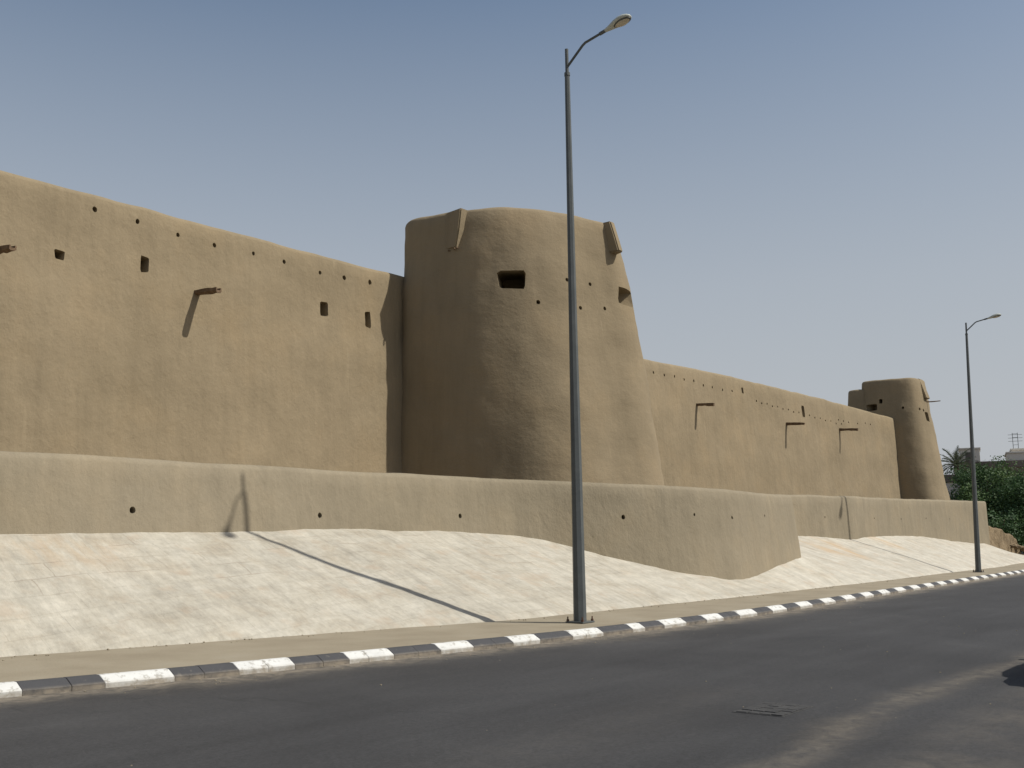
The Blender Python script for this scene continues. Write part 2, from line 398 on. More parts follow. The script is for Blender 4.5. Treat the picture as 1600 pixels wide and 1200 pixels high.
base_tab = [(-16, 15.9, 1.73), (0, 16.1, 1.73), (7.7, 16.05, 1.73), (12.5, 15.95, 1.76), (15.9, 15.85, 1.80), (17.8, 15.7, 1.77), (19.6, 15.3, 1.67), (20.5, 14.95, 1.56), (21.2, 14.5, 1.36), (21.9, 14.0, 1.15), (22.65, 13.55, .95), (23.6, 13.15, .77), (24.7, 12.85, .61), (26.3, 12.7, .50), (28.9, 12.85, .80), (31.5, 13.25, 1.05), (34.0, 15.6, 1.55), (39.6, 16.5, 1.69), (41.2, 16.15, 1.62), (42.7, 15.9, 1.55), (43.6, 15.75, 1.52), (45.3, 15.85, 1.60), (50.4, 15.95, 1.66), (57.4, 15.85, 1.49), (64.6, 15.7, 1.21), (66.0, 15.65, 1.17), (70.7, 15.7, .70), (75.9, 15.7, .24), (80, 15.9, .15), (90, 16.2, .13)]
slope_a = table([(u, (z - PZ) / (v - foot_v(u))) for u, v, z in base_tab])
def catmull(P, step):
    out = []
    for i in range(len(P) - 1):
        p0 = Vector(P[max(i - 1, 0)]); p1 = Vector(P[i]); p2 = Vector(P[i + 1]); p3 = Vector(P[min(i + 2, len(P) - 1)])
        n = max(1, int((p2 - p1).length / step))
        d = (p2 - p1).length
        m1 = (p2 - p0) * (d / max((p2 - p0).length, 1e-6)) if i else p2 - p1
        m2 = (p3 - p1) * (d / max((p3 - p1).length, 1e-6)) if i + 2 < len(P) else p2 - p1
        for k in range(n):
            t = k / n
            out.append((2*t**3-3*t*t+1)*p1 + (t**3-2*t*t+t)*m1 + (-2*t**3+3*t*t)*p2 + (t**3-t*t)*m2)
    out.append(Vector(P[-1])); return out

# slope surface
us3 = usteps(-16, 88, lambda x: 0.14 if 5 < x < 36 else 0.25)
def slope_z(u, v):
    f = foot_v(u); d = v - f
    return PZ + 0.004 + slope_a(u) * max(d, 0)
top_v = table([(-16, 16.4), (0, 16.5), (15.8, 16.25), (19.7, 15.8), (21.2, 15.1), (22.7, 14.1), (24.9, 13.3), (26.5, 13.1), (31, 13.55), (32, 14.0), (33, 15.0), (34, 16.1), (35.5, 17.0), (40, 17.0), (43.7, 16.2), (50, 16.4), (58, 16.3), (66.7, 15.9), (70, 15.7), (76, 15.7), (88, 16.5)])
def sz(u, v, t):
    z = slope_z(u, v)
    e = min(1, t * 6)
    if t == 0: return PZ - 0.03
    return z + e * (0.022 * fbm(Vector((u * .8, v * .8, 1)), 3) + 0.012 * noise.noise(Vector((u * 4, v * 3, 5))))
bm = strip('slope', M_SLOPE, us3, lambda u: foot_v(u) + 0.03 * fbm(Vector((u * 1.3, 9, 0)), 3), lambda u: top_v(u), 0, 0, 34, zf=sz)
def on_slope(px, py):
    d = ray(px, py); t = 5.0
    while t < 120:
        p = OEYE + d * t
        if p.z < slope_z(p.x, p.y) and p.y > foot_v(p.x): return p.x, p.y
        t += .05
    return (0, 0)
STAINS = [(on_slope(1272, 850), on_slope(1300, 862), .55), (on_slope(1300, 850), on_slope(1340, 868), .5), (on_slope(1370, 843), on_slope(1396, 852), .5), (on_slope(60, 858), on_slope(140, 864), .25)]

vals = []
for v in bm.verts:
    x = 0
    for a_, b_, k in STAINS:
        x += k * math.exp(-(seg_d((v.co.x, v.co.y), a_, b_) / .55) ** 2)
    vals.append(min(1, x * 2.0))
o = obj('paved_slope', bm, M_SLOPE, smooth=60); tag(o, kind='structure')
a = o.data.attributes.new('stain', 'FLOAT', 'POINT'); a.data.foreach_set('value', vals)

# sandy terrace behind the low wall
tz = table([(-40, 1.45), (60, 1.45), (66, 1.3), (70, 1.15), (77, .72), (81, .5), (88, .2), (100, -.04), (160, -.05)])
bm = strip('terrace', M_SAND, usteps(-40, 130, lambda x: 1.5 if x > 50 else 5), lambda u: top_v(min(u, 88)) - .06 if u > 66 else top_v(u) - .1, lambda u: 75, 0, 0, 40,
           zf=lambda u, v, t: lerp(slope_z(u, v) - .02 if u > 66 else tz(u), tz(u), min(1, t * 60)) * (1 - max(0, (v - 60) / 15)) + (0.05 * fbm(Vector((u * .6, v * .6, 2)), 3) if t > 0.02 and v < 60 else 0) - 0.01 - (.06 if v > 60 else 0))
tag(obj('terrace', bm, M_SAND, smooth=60), kind='structure')

# ------------------------------------------------------------------ adobe walls
def wall_bm(path, thick, batter, rad, zb, step=0.25, amp=0.03, topamp=0.03, bback=0.03, nz=None, seed=0.0):
    P = catmull(path, step); n = len(P); bm = bmesh.new(); rings = []
    k = nz or max(4, int((path[0][2] - (zb(path[0][0]) if callable(zb) else zb)) / step))
    for i, p in enumerate(P):
        t = P[min(i + 1, n - 1)] - P[max(i - 1, 0)]; t = Vector((t.x, t.y, 0)).normalized()
        inn = Vector((-t.y, t.x, 0))                     # into the fort
        zt = p.z + topamp * fbm(Vector((p.x * .5, p.y * .5, 7 + seed)), 3)
        zbb = zb(p.x) if callable(zb) else zb
        bt = batter(p.x) if callable(batter) else batter
        endr = 1.0
        prof = []
        for j in range(k + 1):
            z = lerp(zbb, zt - rad, j / k); prof.append((-bt * (zt - z), z))
        for d_, z_ in ((.12, .42), (.55, .86), (1.0, 1.0), (1.25, 1.06)): prof.append((rad * d_, zt - rad + rad * z_))
        for q in (0.33, 0.66): prof.append((lerp(rad, thick - rad, q), zt + 0.01))
        for a in (90, 72, 50, 25): prof.append((thick - rad * (1 - math.cos(R(a))), zt - rad + rad * math.sin(R(a))))
        for j in range(k, -1, -1):
            z = lerp(zbb, zt - rad, j / k); prof.append((thick + bback * (zt - z), z))
        ring = []
        for d, z in prof:
            q = Vector((p.x, p.y, 0)) + inn * d; q.z = z
            s = amp * fbm(Vector((q.x * .55, q.y * .55 + seed, q.z * .7)), 3) + amp * .35 * noise.noise(Vector((q.x * 2.2, q.y * 2.2, q.z * 2.5)))
            q += inn * s * (1 if d < thick / 2 else -1)
            if z > zt - rad * 1.2: q.z += 0.4 * amp * noise.noise(Vector((q.x * 1.7, q.y * 1.7, 3)))
            ring.append(q)
        rings.append(ring)
    # rounded ends
    def capring(r, other, k, sh):
        c = sum(r, Vector()) / len(r); d = (r[0] - other[0]); d.z = 0; d.normalize()
        return [c + Vector(((p - c).x * k, (p - c).y * k, (p - c).z * (1 - (1 - k) * .2))) + d * sh for p in r]
    s0 = rings[0], rings[1]; s1 = rings[-1], rings[-2]
    rr = [capring(*s0, .55, .16), capring(*s0, .85, .10)] + rings + [capring(*s1, .85, .10), capring(*s1, .55, .16)]
    loft(bm, rr)
    bmesh.ops.recalc_face_normals(bm, faces=bm.faces)
    return bm

def cutter_box(bm, c, nrm, w, h, depth, out=0.15, splay=1.0, round_=False, tilt=0.0):
    n = Vector(nrm).normalized(); side = Vector((0, 0, 1)).cross(n).normalized(); up = n.cross(side)
    if tilt: n2 = (n * math.cos(tilt) + up * math.sin(tilt)); n = n2; up = n.cross(side)
    if round_:
        k = 10; sh = [(math.cos(2*math.pi*i/k) * .5, math.sin(2*math.pi*i/k) * .5) for i in range(k)]
    else:
        sh = []
        cw, ch = .12, .12
        for sx, sy in ((1, 1), (-1, 1), (-1, -1), (1, -1)):
            a = (sx * .5, sy * (.5 - ch)); b = (sx * (.5 - cw), sy * .5)
            sh += [a, b] if sx * sy > 0 else [b, a]
    rings = []
    jit = [random.uniform(.9, 1.1) for _ in sh]
    for d, k in ((out, splay * 1.02), (0.0, splay), (-depth * .35, 1.0), (-depth, .85)):
        rings.append([Vector(c) + n * d + side * (x * w * k * j) + up * (y * h * k * j) for (x, y), j in zip(sh, jit)])
    loft(bm, rings)
def cut(bm_wall, bm_cut):
    """boolean the cutters out of the wall; both are plain temporary meshes"""
    bmesh.ops.recalc_face_normals(bm_cut, faces=bm_cut.faces)
    bmesh.ops.triangulate(bm_wall, faces=[f for f in bm_wall.faces if len(f.verts) > 4])
    ma = bpy.data.meshes.new('tmp_a'); bm_wall.to_mesh(ma); bm_wall.free()
    mb = bpy.data.meshes.new('tmp_b'); bm_cut.to_mesh(mb); bm_cut.free()
    oa = bpy.data.objects.new('tmp_a', ma); ob = bpy.data.objects.new('tmp_b', mb)
    COL.objects.link(oa); COL.objects.link(ob)
    md = oa.modifiers.new('b', 'BOOLEAN'); md.operation = 'DIFFERENCE'; md.object = ob; md.solver = 'EXACT'
    dg = bpy.context.evaluated_depsgraph_get(); dg.update()
    res = bpy.data.meshes.new_from_object(oa.evaluated_get(dg))
    out = bmesh.new(); out.from_mesh(res)
    for q in (oa, ob): bpy.data.objects.remove(q)
    for q in (ma, mb, res): bpy.data.meshes.remove(q)
    return out
def hitter(bm):
    t = BVHTree.FromBMesh(bm)
    def f(px, py):
        loc, nrm, _, _ = t.ray_cast(OEYE, ray(px, py))
        if loc is None: return None, None
        if nrm.dot(ray(px, py)) > 0: nrm = -nrm
        return loc, nrm
    return f

def spout(parent, root, origin, tip_dir, L, wid=.17, droop=.06):
    """hollowed palm-wood rain spout: a rough open channel"""
    bm = bmesh.new(); rings = []
    o = Vector(root); d = Vector(tip_dir).normalized(); side = d.cross(Vector((0, 0, 1))).normalized()
    n = 7
    for i in range(n + 1):
        t = i / n; p = o + d * (t * (L + .25) - .25) + Vector((0, 0, -droop * t * t))
        ww = wid * .5 * (1 + .12 * random.uniform(-1, 1)) * (1 - .25 * t); h = .075 * (1 + .2 * random.uniform(-1, 1)); k = .03
        sh = [(-ww, h * .6), (-ww, -h * .5), (-ww * .6, -h), (ww * .6, -h), (ww, -h * .5), (ww, h * .6), (ww - k, h * .6), (ww - k, -h * .1), (-ww + k, -h * .1), (-ww + k, h * .6)]
        rings.append([p + side * a + Vector((0, 0, b + random.uniform(-.006, .006))) for a, b in sh])
    loft(bm, rings)
    return obj('rain_spout', bm, M_WOOD, parent, origin)

SPX = Vector((0, -1, 0))
# --- low wall
LWt = [(u, v + (0.07 if u < 36 else 0), z) for u, v, z in LW]
bm = wall_bm(LWt, 0.42, lambda u: lerp(.11, .02, max(0, min(1, (u - 36) / 10))), 0.11, lambda u: min(slope_a(u) * 2 , .3) * 0 + -0.1, step=0.22, amp=0.022, topamp=0.02)
hit = hitter(bm); bc = bmesh.new()
for px, py, r in ((207, 797, .075), (500, 805, .07), (719, 806, .065), (974, 808, .075), (1085, 804, .05), (1144, 809, .06), (1195, 806, .05), (1289, 808, .05), (1366, 810, .06), (1408, 811, .06), (1447, 810, .06), (1484, 811, .06)):
    c, n = hit(px, py)
    if c: cutter_box(bc, c, n, r * 1.5, r * 1.7, .3, round_=True)
bm = cut(bm, bc)
org = (26, 14.3, 0)
tag(obj('boundary_wall', bm, M_LOW, None, org, smooth=38), 'low greyish adobe boundary wall curving along the top of the white stone slope', 'wall')

# --- main wall, near run
W1 = [(-14, 21.0, 9.30), (-4, 21.05, 9.34), (4, 21.0, 9.33), (9.6, 21.0, 9.33), (12, 21.02, 9.36), (14.3, 21.0, 9.37), (18, 21.0, 9.44), (21.6, 21.0, 9.46), (24.5, 21.0, 9.5)]
bm = wall_bm(W1, 1.3, 0.055, 0.13, 0.5, step=0.3, amp=0.05, topamp=0.035, seed=2)
hit = hitter(bm); bc = bmesh.new()
for px, py, r in ((148, 327, .11), (215, 346, .10), (278, 367, .09), (335, 383, .10), (396, 396, .09), (444, 409, .10), (500, 426, .10), (538, 434, .12), (578, 441, .12)):
    c, n = hit(px, py); cutter_box(bc, c, n, r * 1.05, r * 1.25, .35, round_=True)
for px, py, ww, hh in ((93, 398, .20, .19), (226, 413, .20, .34), (506, 482, .26, .36), (575, 499, .20, .42)):
    c, n = hit(px, py); cutter_box(bc, c, n, ww, hh, .5, splay=1.12, tilt=-.15)
roots = [hit(308, 455), hit(-12, 391)]
bm = cut(bm, bc)
org = (5, 21.6, 0.5)
wall1 = tag(obj('fortress_wall', bm, M_WALL, None, org, smooth=38), 'near run of the tall adobe fortress wall, left of the big tower', 'wall', 'fortress walls')
for (c, n) in roots: spout(wall1, c + Vector((0, 0, -.03)), org, SPX + Vector((.02, 0, 0)), 0.84, wid=.2)

# --- main wall, far run
W2 = [(26.5, 21.2, 8.95), (31, 21.1, 8.90), (35.5, 21.0, 8.90), (40, 20.8, 8.97), (47.5, 20.5, 9.02), (55, 20.2, 8.98), (62.9, 19.9, 8.88), (65, 19.85, 8.9)]
bm = wall_bm(W2, 1.3, 0.055, 0.13, 0.5, step=0.35, amp=0.05, topamp=0.03, seed=5)
hit = hitter(bm); bc = bmesh.new()
H2 = [(1021, 582), (1038, 586), (1054, 588), (1069, 593), (1084, 595), (1099, 602), (1113, 605), (1129, 609), (1144, 611)]
H2 += [(1182 + i * 8.3, 626.5 + i * 2.25 + (1.5 if i % 2 else 0)) for i in range(17) if i not in (9,)]
H2 += [(1310, 656), (1318, 658), (1326, 660), (1340, 662), (1352, 661), (1360, 663)]
for i, (px, py) in enumerate(H2):
    c, n = hit(px, py)
    if c: cutter_box(bc, c, n, .11 if i < 9 else .12, .13 if i < 9 else .11, .3, round_=True)
for px, py, ww, hh in ((1160, 610, .16, .26), (1255, 643, .28, .52)):
    c, n = hit(px, py); cutter_box(bc, c, n, ww, hh, .5, splay=1.1)
roots = [hit(1089, 632), hit(1229, 662), hit(1312, 671)]
bm = cut(bm, bc)
org = (46, 21.3, 0.5)
wall2 = tag(obj('fortress_wall', bm, M_WALL, None, org, smooth=38), 'far run of the tall adobe fortress wall between the big tower and the small distant tower', 'wall', 'fortress walls')
for (c, n), L in zip(roots, (.80, .92, 1.0)): spout(wall2, c, org, SPX + Vector((.02, 0, 0)), L, wid=.17)

# ------------------------------------------------------------------ towers
def closed_spline(P, n):
    m_ = len(P); pts = []
    for i in range(m_):
        p0, p1, p2, p3 = (Vector((*P[(i + k) % m_], 0)) for k in (-1, 0, 1, 2))
        d = (p2 - p1).length
        m1 = (p2 - p0) * (d / (p2 - p0).length); m2 = (p3 - p1) * (d / (p3 - p1).length)
        for k in range(24):
            t = k / 24
            pts.append((2*t**3-3*t*t+1)*p1 + (t**3-2*t*t+t)*m1 + (-2*t**3+3*t*t)*p2 + (t**3-t*t)*m2)
    # resample keeping correspondence by control point index
    out = []
    for i in range(n): out.append(pts[int(i * len(pts) / n)])
    return out
def tower_bm(TOP, BASE, zt, zb, n=168, dz=.25, inner=.5, depth=1.1, amp=.05, topz=None, ease=1.0, seed=0):
    A = closed_spline(TOP, n); B = closed_spline(BASE, n)
    c = sum(A, Vector()) / n
    rings = []; rad = .13
    def ring(z, tt, inset=0.0, real=None):
        r = []
        for i, (a_, b_) in enumerate(zip(A, B)):
            p = a_.lerp(b_, tt ** (ease(b_) if callable(ease) else ease)) if tt > 0 else a_.copy()
            nb = (A[(i + 1) % n] - A[i - 1]); o_ = Vector((nb.y, -nb.x, 0)).normalized()
            if o_.dot(p - c) < 0: o_ = -o_
            top = topz(a_) if topz else 0
            zz = z + top * max(0, 1 - (zt - z) / 1.2)
            q = p - o_ * inset
            s = amp * fbm(Vector((q.x * .6, q.y * .6 + seed, zz * .8)), 4) + amp * .4 * noise.noise(Vector((q.x * 1.9, q.y * 1.9, zz * 2.6)))
            q = q + o_ * s; q.z = zz + 0.03 * noise.noise(Vector((q.x * 1.2, q.y * 1.2, 4))) * max(0, 1 - (zt - z) / .6)
            r.append(q)
        return r
    k = int((zt - zb) / dz)
    for j in range(k + 1):
        z = lerp(zb, zt - rad, j / k); rings.append(ring(z, (zt - z) / (zt - zb)))
    for a_ in (30, 60, 90): rings.append(ring(zt - rad + rad * math.sin(R(a_)), 0, rad * (1 - math.cos(R(a_)))))
    rings.append(ring(zt - rad * .3, 0, inner)); rings.append(ring(zt - depth, 0, inner + .05))
    bm = bmesh.new(); loft(bm, rings, caps=True)
    bmesh.ops.recalc_face_normals(bm, faces=bm.faces)
    return bm

TOP1 = [(21.66, 20.72), (21.68, 20.0), (21.82, 19.0), (22.25, 18.05), (22.90, 17.28), (23.7, 16.80), (24.7, 16.40), (25.55, 16.08), (26.1, 16.45), (26.9, 17.4), (28.0, 18.6), (28.2, 21.2), (25.0, 21.7), (22.15, 21.25)]
BASE1 = [(21.38, 20.9), (21.32, 20.0), (21.45, 18.9), (21.78, 17.6), (22.3, 16.3), (23.2, 15.35), (24.7, 14.95), (26.1, 14.8), (27.35, 15.1), (28.6, 16.1), (29.5, 17.8), (29.9, 21.2), (25.0, 22.0), (22.2, 21.6)]
bump = lambda p: 0.12 * max(0, 1 - ((p.x - 23.8) ** 2 + (p.y - 16.9) ** 2) / 5) + 0.12 * max(0, min(1, (23.2 - p.x) / 1.2))
bm = tower_bm(TOP1, BASE1, 11.03, 0.6, topz=bump, ease=lambda p: lerp(.9, .66, max(0, min(1, (p.x - 25.2) / 1.6))), amp=.042)
hit1 = hitter(bm); bc = bmesh.new()
c, n = hit1(800, 437); n = Vector((n.x, n.y, 0)); cutter_box(bc, c, n, .74, .46, 1.6, splay=1.10, tilt=-.12)
c, n = hit1(966, 462); cutter_box(bc, c + Vector((.36, .05, 0)), Vector((.66, -.75, 0)), .60, .52, 1.4, out=.4, splay=1.05)
for px, py, r in ((841, 472, .12), (886, 437, .11), (922, 444, .11), (907, 481, .11), (945, 482, .11)):
    c, n = hit1(px, py); cutter_box(bc, c, n, r, r * 1.15, .3, round_=True)
mb = [hit1(716, 392)]
bm = cut(bm, bc)
org = (26, 19, 0.6)
tower1 = tag(obj('fortress_tower', bm, M_TOWER, None, org, smooth=42), 'big rounded adobe tower with a dark square window, standing in the middle of the fortress', 'tower', 'fortress towers')
def machic(parent, org, rings, nsticks=()):
    b = bmesh.new(); loft(b, rings)
    bmesh.ops.recalc_face_normals(b, faces=b.faces)
    bmesh.ops.bevel(b, geom=list(b.edges), offset=.035, segments=2, affect='EDGES')
    o = obj('machicolation', b, M_TOWER, parent, org, smooth=50)
    for p, d in nsticks:
        s = bmesh.new(); p = Vector(p); d = Vector(d)
        tube(s, [p - d * .3, p, p + d], [.03, .032, .022], 6)
        obj('wooden_lintel', s, M_WOOD, o, org)
    return o
# left face box: top flush with the parapet, outer face vertical so that it dies into the battered tower
def ringbox(corners, z): return [Vector((a_, b_, z)) for a_, b_ in corners]
MB1 = machic(tower1, org, [ringbox([(22.6, 18.60), (21.66, 18.66), (21.80, 19.65), (22.4, 19.7)], 11.10),
                           ringbox([(22.6, 18.64), (21.66, 18.74), (21.74, 19.50), (22.4, 19.6)], 10.5),
                           ringbox([(22.6, 18.74), (21.70, 18.90), (21.70, 19.30), (22.4, 19.4)], 9.95)],
            [((21.70, 18.94, 9.93), (-.02, -.03, -.03)), ((21.70, 19.14, 9.91), (-.03, .02, 0)), ((21.72, 18.86, 9.94), (-.01, -.05, -.02))])
MB2 = machic(tower1, org, [ringbox([(25.32, 16.8), (25.30, 15.88), (25.52, 15.86), (25.9, 16.8)], 11.04),
                           ringbox([(25.32, 16.8), (25.31, 15.72), (25.53, 15.70), (25.95, 16.8)], 10.5),
                           ringbox([(25.32, 16.8), (25.32, 15.60), (25.55, 15.58), (26.0, 16.8)], 10.06)])

TOP2 = [(64.1, 21.75), (63.95, 21.2), (64.0, 20.2), (64.12, 19.4), (64.5, 18.85), (65.3, 18.6), (66.2, 18.62), (67.3, 18.95), (68.1, 19.6), (68.4, 20.8), (68.4, 21.8), (67.4, 22.0), (65, 21.95)]
BASE2 = [(63.1, 22.4), (63.0, 21.2), (63.05, 19.8), (63.2, 18.5), (63.65, 17.6), (64.7, 17.2), (66.2, 17.35), (67.9, 17.6), (69.1, 18.5), (69.6, 20.5), (69.6, 22.4), (68, 22.8), (64.4, 22.8)]
bm = tower_bm(TOP2, BASE2, 11.35, 0.6, n=144, dz=.3, amp=.05, ease=1.0, seed=9)
hit2 = hitter(bm); bc = bmesh.new()
for px, py, ww, hh in ((1362, 637, .62, .42), (1376, 627, .22, .28), (1449, 651, .5, .6)):
    c, n = hit2(px, py)
    if c: cutter_box(bc, c, Vector((n.x, n.y, 0)), ww, hh, .8)
for px, py in ((1411, 637), (1437, 639), (1443, 641)):
    c, n = hit2(px, py)
    if c: cutter_box(bc, c, n, .16, .18, .3, round_=True)
bm = cut(bm, bc)
org = (66, 20.5, 0.6)
tower2 = tag(obj('fortress_tower', bm, M_TOWER, None, org, smooth=42), 'small distant adobe tower at the far end of the fortress wall', 'tower', 'fortress towers')
machic(tower2, org, [ringbox([(65.3, 19.2), (65.2, 18.62), (65.75, 18.58), (66.0, 19.3)], 11.36), ringbox([(65.3, 19.2), (65.22, 18.42), (65.8, 18.38), (66.0, 19.3)], 10.7), ringbox([(65.3, 19.2), (65.25, 18.25), (65.85, 18.2), (66.1, 19.3)], 10.1)])
# lower rear shoulder of the far tower
s = tower_bm([(64.25, 22.75), (63.9, 22.5), (63.85, 21.8), (64.6, 21.3), (67, 21.3), (68.3, 21.6), (68.3, 22.7), (66, 22.9)],
             [(63.2, 23.3), (62.8, 23.0), (62.75, 21.7), (64.2, 21.2), (67, 21.1), (69.2, 21.4), (69.2, 23.2), (66, 23.5)], 10.85, 0.6, n=96, dz=.6, amp=.04)
obj('rear_shoulder', s, M_TOWER, tower2, org, smooth=42)
s = bmesh.new(); tube(s, [(65.8, 18.7, 9.95), (65.9, 18.1, 9.93), (66.0, 17.65, 9.95)], [.045, .04, .03], 6)
obj('rain_spout', s, M_WOOD, tower2, org)

# ------------------------------------------------------------------ street lamps
def lamp(origin):
    root = empty('street_lamp', origin)
    zero = (0, 0, 0)
    b = bmesh.new()
    tube(b, [(0, 0, .03), (0, 0, 1.0), (0, 0, 5), (0, 0, 9.96)], [.115, .108, .078, .048], 8, phase=R(22.5))
    obj('pole', b, M_POLE, root, zero)
    b = bmesh.new(); tube(b, [(0, 0, 9.93), (0, 0, 9.99), (0, 0, 9.995), (0, 0, 10.46)], [.056, .056, .034, .034], 10)
    obj('pole_top', b, M_POLE, root, zero)
    b = bmesh.new(); box(b, -.18, .18, -.18, .18, 0, .026, .004)
    plate = obj('base_plate', b, M_POLE, root, zero)
    for sx, sy in ((1, 1), (-1, 1), (-1, -1), (1, -1)):
        b = bmesh.new(); tube(b, [(sx * .15, sy * .15, .02), (sx * .15, sy * .15, .105)], .012, 8)
        tube(b, [(sx * .15, sy * .15, .029), (sx * .15, sy * .15, .060)], .024, 6)
        obj('bolt', b, M_RUST, plate, zero)
    b = bmesh.new(); pts = [(0, 0, 10.10), (0, -.10, 10.19), (0, -.36, 10.42), (0, -.42, 10.455), (0, -.82, 10.535)]
    tube(b, pts, [.024, .024, .024, .024, .024], 10)
    tube(b, [(0, -.74, 10.519), (0, -.90, 10.551)], .034, 10)
    obj('arm', b, M_POLE, root, zero)
    # luminaire: housing, rim and glass
    base = Vector((0, -.86, 10.545)); d = Vector((0, -.982, .19)).normalized(); upv = Vector((0, .19, .982)).normalized()
    prof = [(0, .036, .036, .034), (.07, .05, .05, .04), (.16, .085, .07, .045), (.28, .13, .10, .04), (.40, .152, .115, .035), (.50, .145, .10, .035), (.58, .115, .07, .03), (.63, .06, .03, .02), (.64, .02, .012, .012)]
    prof = [(a_ * .86, h_ * .84 if a_ > .1 else h_, t_ * .8, b_) for a_, h_, t_, b_ in prof]
    b = bmesh.new(); rings = []
    for s_, hw, ht, hb in prof:
        p = base + d * s_; r = []
        for k in range(20):
            a_ = 2 * math.pi * k / 20; x_, y_ = math.cos(a_) * hw, math.sin(a_)
            r.append(p + Vector((x_, 0, 0)) + upv * (y_ * (ht if y_ > 0 else hb)))
        rings.append(r)
    loft(b, rings); head = obj('lamp_head', b, M_HEAD, root, zero, smooth=50)
    def bowl(scale, drop, s0, s1, mat, name):
        b = bmesh.new(); rings = []
        for j, (kk, dd) in enumerate(((1.0, 0.0), (1.0, drop * .5), (.82, drop * .85), (.45, drop), (.05, drop))):
            r = []
            for k in range(28):
                a_ = 2 * math.pi * k / 28; sc = .86 * ((s0 + s1) / 2 + math.cos(a_) * (s1 - s0) / 2 * scale * kk); wv = math.sin(a_) * .105 * scale * kk * (1 - .22 * (math.cos(a_) < 0) * abs(math.cos(a_)))
                r.append(base + d * sc + Vector((wv, 0, 0)) - upv * (.026 + dd))
            rings.append(r)
        loft(b, rings); return obj(name, b, mat, head, zero, smooth=50)
    bowl(1.0, .022, .20, .63, M_POLE, 'rim'); bowl(.84, .045, .21, .62, M_LENS, 'lens')
    return root
l1 = lamp((14.87, 10.12, PZ))
l1.rotation_euler = (Matrix.Rotation(R(-.35), 4, Vector((0, 1, 0))) @ Matrix.Rotation(ANG, 4, 'Z')).to_euler()
tag(l1, 'tall grey street lamp rising in front of the big tower, nearer of the two', 'street lamp', 'street lamps on the pavement')
l2 = copy_tree(l1); l2.location = world(45.48, 11.16, PZ)
l2.rotation_euler = (Matrix.Rotation(R(1.5), 3, Vector((0, 1, 0))).to_4x4() @ Matrix.Rotation(ANG, 4, 'Z')).to_euler()
tag(l2, 'distant street lamp leaning slightly beside the end of the low wall', 'street lamp', 'street lamps on the pavement')

# ------------------------------------------------------------------ drain cover and grit on the road
b = bmesh.new()
c0 = mark(1207, 1109)
for i in range(6):
    for j in range(4):
        x_, y_ = c0[0] - .30 + i * .11, c0[1] - .22 + j * .11
        box(b, x_, x_ + .10, y_, y_ + .10, .001, .007 + random.uniform(0, .008), .003)
box(b, c0[0] - .32, c0[0] + .38, c0[1] - .24, c0[1] + .24, -.01, .004)
M_COVER = mat_simple('worn_cast_iron', [(0.3, (0.036, 0.036, 0.036)), (0.7, (0.062, 0.061, 0.059))], 8, bump=.01, bscale=40, fine=.8)
tag(obj('drain_cover', b, M_COVER, None, (c0[0], c0[1], 0)), 'worn rectangular drain cover sunk in the asphalt of the road', 'drain cover')
b = bmesh.new()
def pebble(b, x, y, z, r):
    k = bmesh.ops.create_icosphere(b, subdivisions=1, radius=r)
    sx, sy, szz = random.uniform(.7, 1.3), random.uniform(.7, 1.3), random.uniform(.4, .8)
    for v in k['verts']:
        v.co = Vector((v.co.x * sx, v.co.y * sy, v.co.z * szz)) * random.uniform(.85, 1.15) + Vector((x, y, z + r * .3))
for _ in range(260):
    u = random.uniform(4, 34)
    if random.random() < .75: pebble(b, u, kerb_v(u) - abs(random.gauss(0, .35)) - .01, 0, random.uniform(.004, .014))
    else: pebble(b, u, random.uniform(1.5, 8.5), 0, random.uniform(.004, .012))
for _ in range(160):
    u = random.uniform(4, 40); pebble(b, u, foot_v(u) - abs(random.gauss(0, .18)), PZ, random.uniform(.005, .018))
tag(obj('gravel', b, M_PAVE), kind='stuff')

# ------------------------------------------------------------------ ruined mud-brick stub and rubble at the far end
b = wall_bm([(67.6, 16.6, 2.4), (70.7, 16.6, 2.3), (73.5, 16.6, 2.1), (76.5, 16.6, 1.75), (78.0, 16.6, 1.5), (78.7, 16.6, 1.1)], .9, .08, .12, 0.1, step=.22, amp=.16, topamp=.22, seed=12)
tag(obj('ruined_wall', b, M_RUIN, None, (73, 17, .5)), 'crumbling brown mud-brick wall stub past the end of the low wall', 'ruined wall')
b = bmesh.new()
for _ in range(170):
    u = random.uniform(76, 86); v = 16.3 + random.gauss(.3, .6)
    pebble(b, u, v, tz(u) + .05 + random.uniform(0, .25) * max(0, 1 - abs(v - 16.6)), random.uniform(.06, .24))
tag(obj('rubble', b, M_RUIN), kind='stuff')

# ------------------------------------------------------------------ far buildings
def polar(px, Rr):
    """fort coordinates of the ground point Rr metres away under photo column px"""
    d = ray(px, 840); h = math.hypot(d.x, d.y); return d.x / h * Rr, d.y / h * Rr
M_PALE = mat_simple('pale_render', [(0.3, (0.52, 0.49, 0.43)), (0.7, (0.62, 0.585, 0.52))], .5, bump=.01)
M_GREYR = mat_simple('grey_render', [(0.3, (0.42, 0.40, 0.38)), (0.7, (0.52, 0.50, 0.47))], .5, bump=.01)
M_OLIVE = mat_simple('dark_olive_render', [(0.3, (0.105, 0.095, 0.07)), (0.7, (0.15, 0.135, 0.10))], .5, bump=.01)
M_BAND = mat_simple('dark_parapet', [(0.3, (0.10, 0.085, 0.075)), (0.7, (0.15, 0.13, 0.115))], .7, bump=.01)
M_GLASS = mat_simple('dark_window_glass', [(0.3, (0.03, 0.035, 0.04)), (0.7, (0.05, 0.055, 0.06))], 1, rough=.2, bump=0)
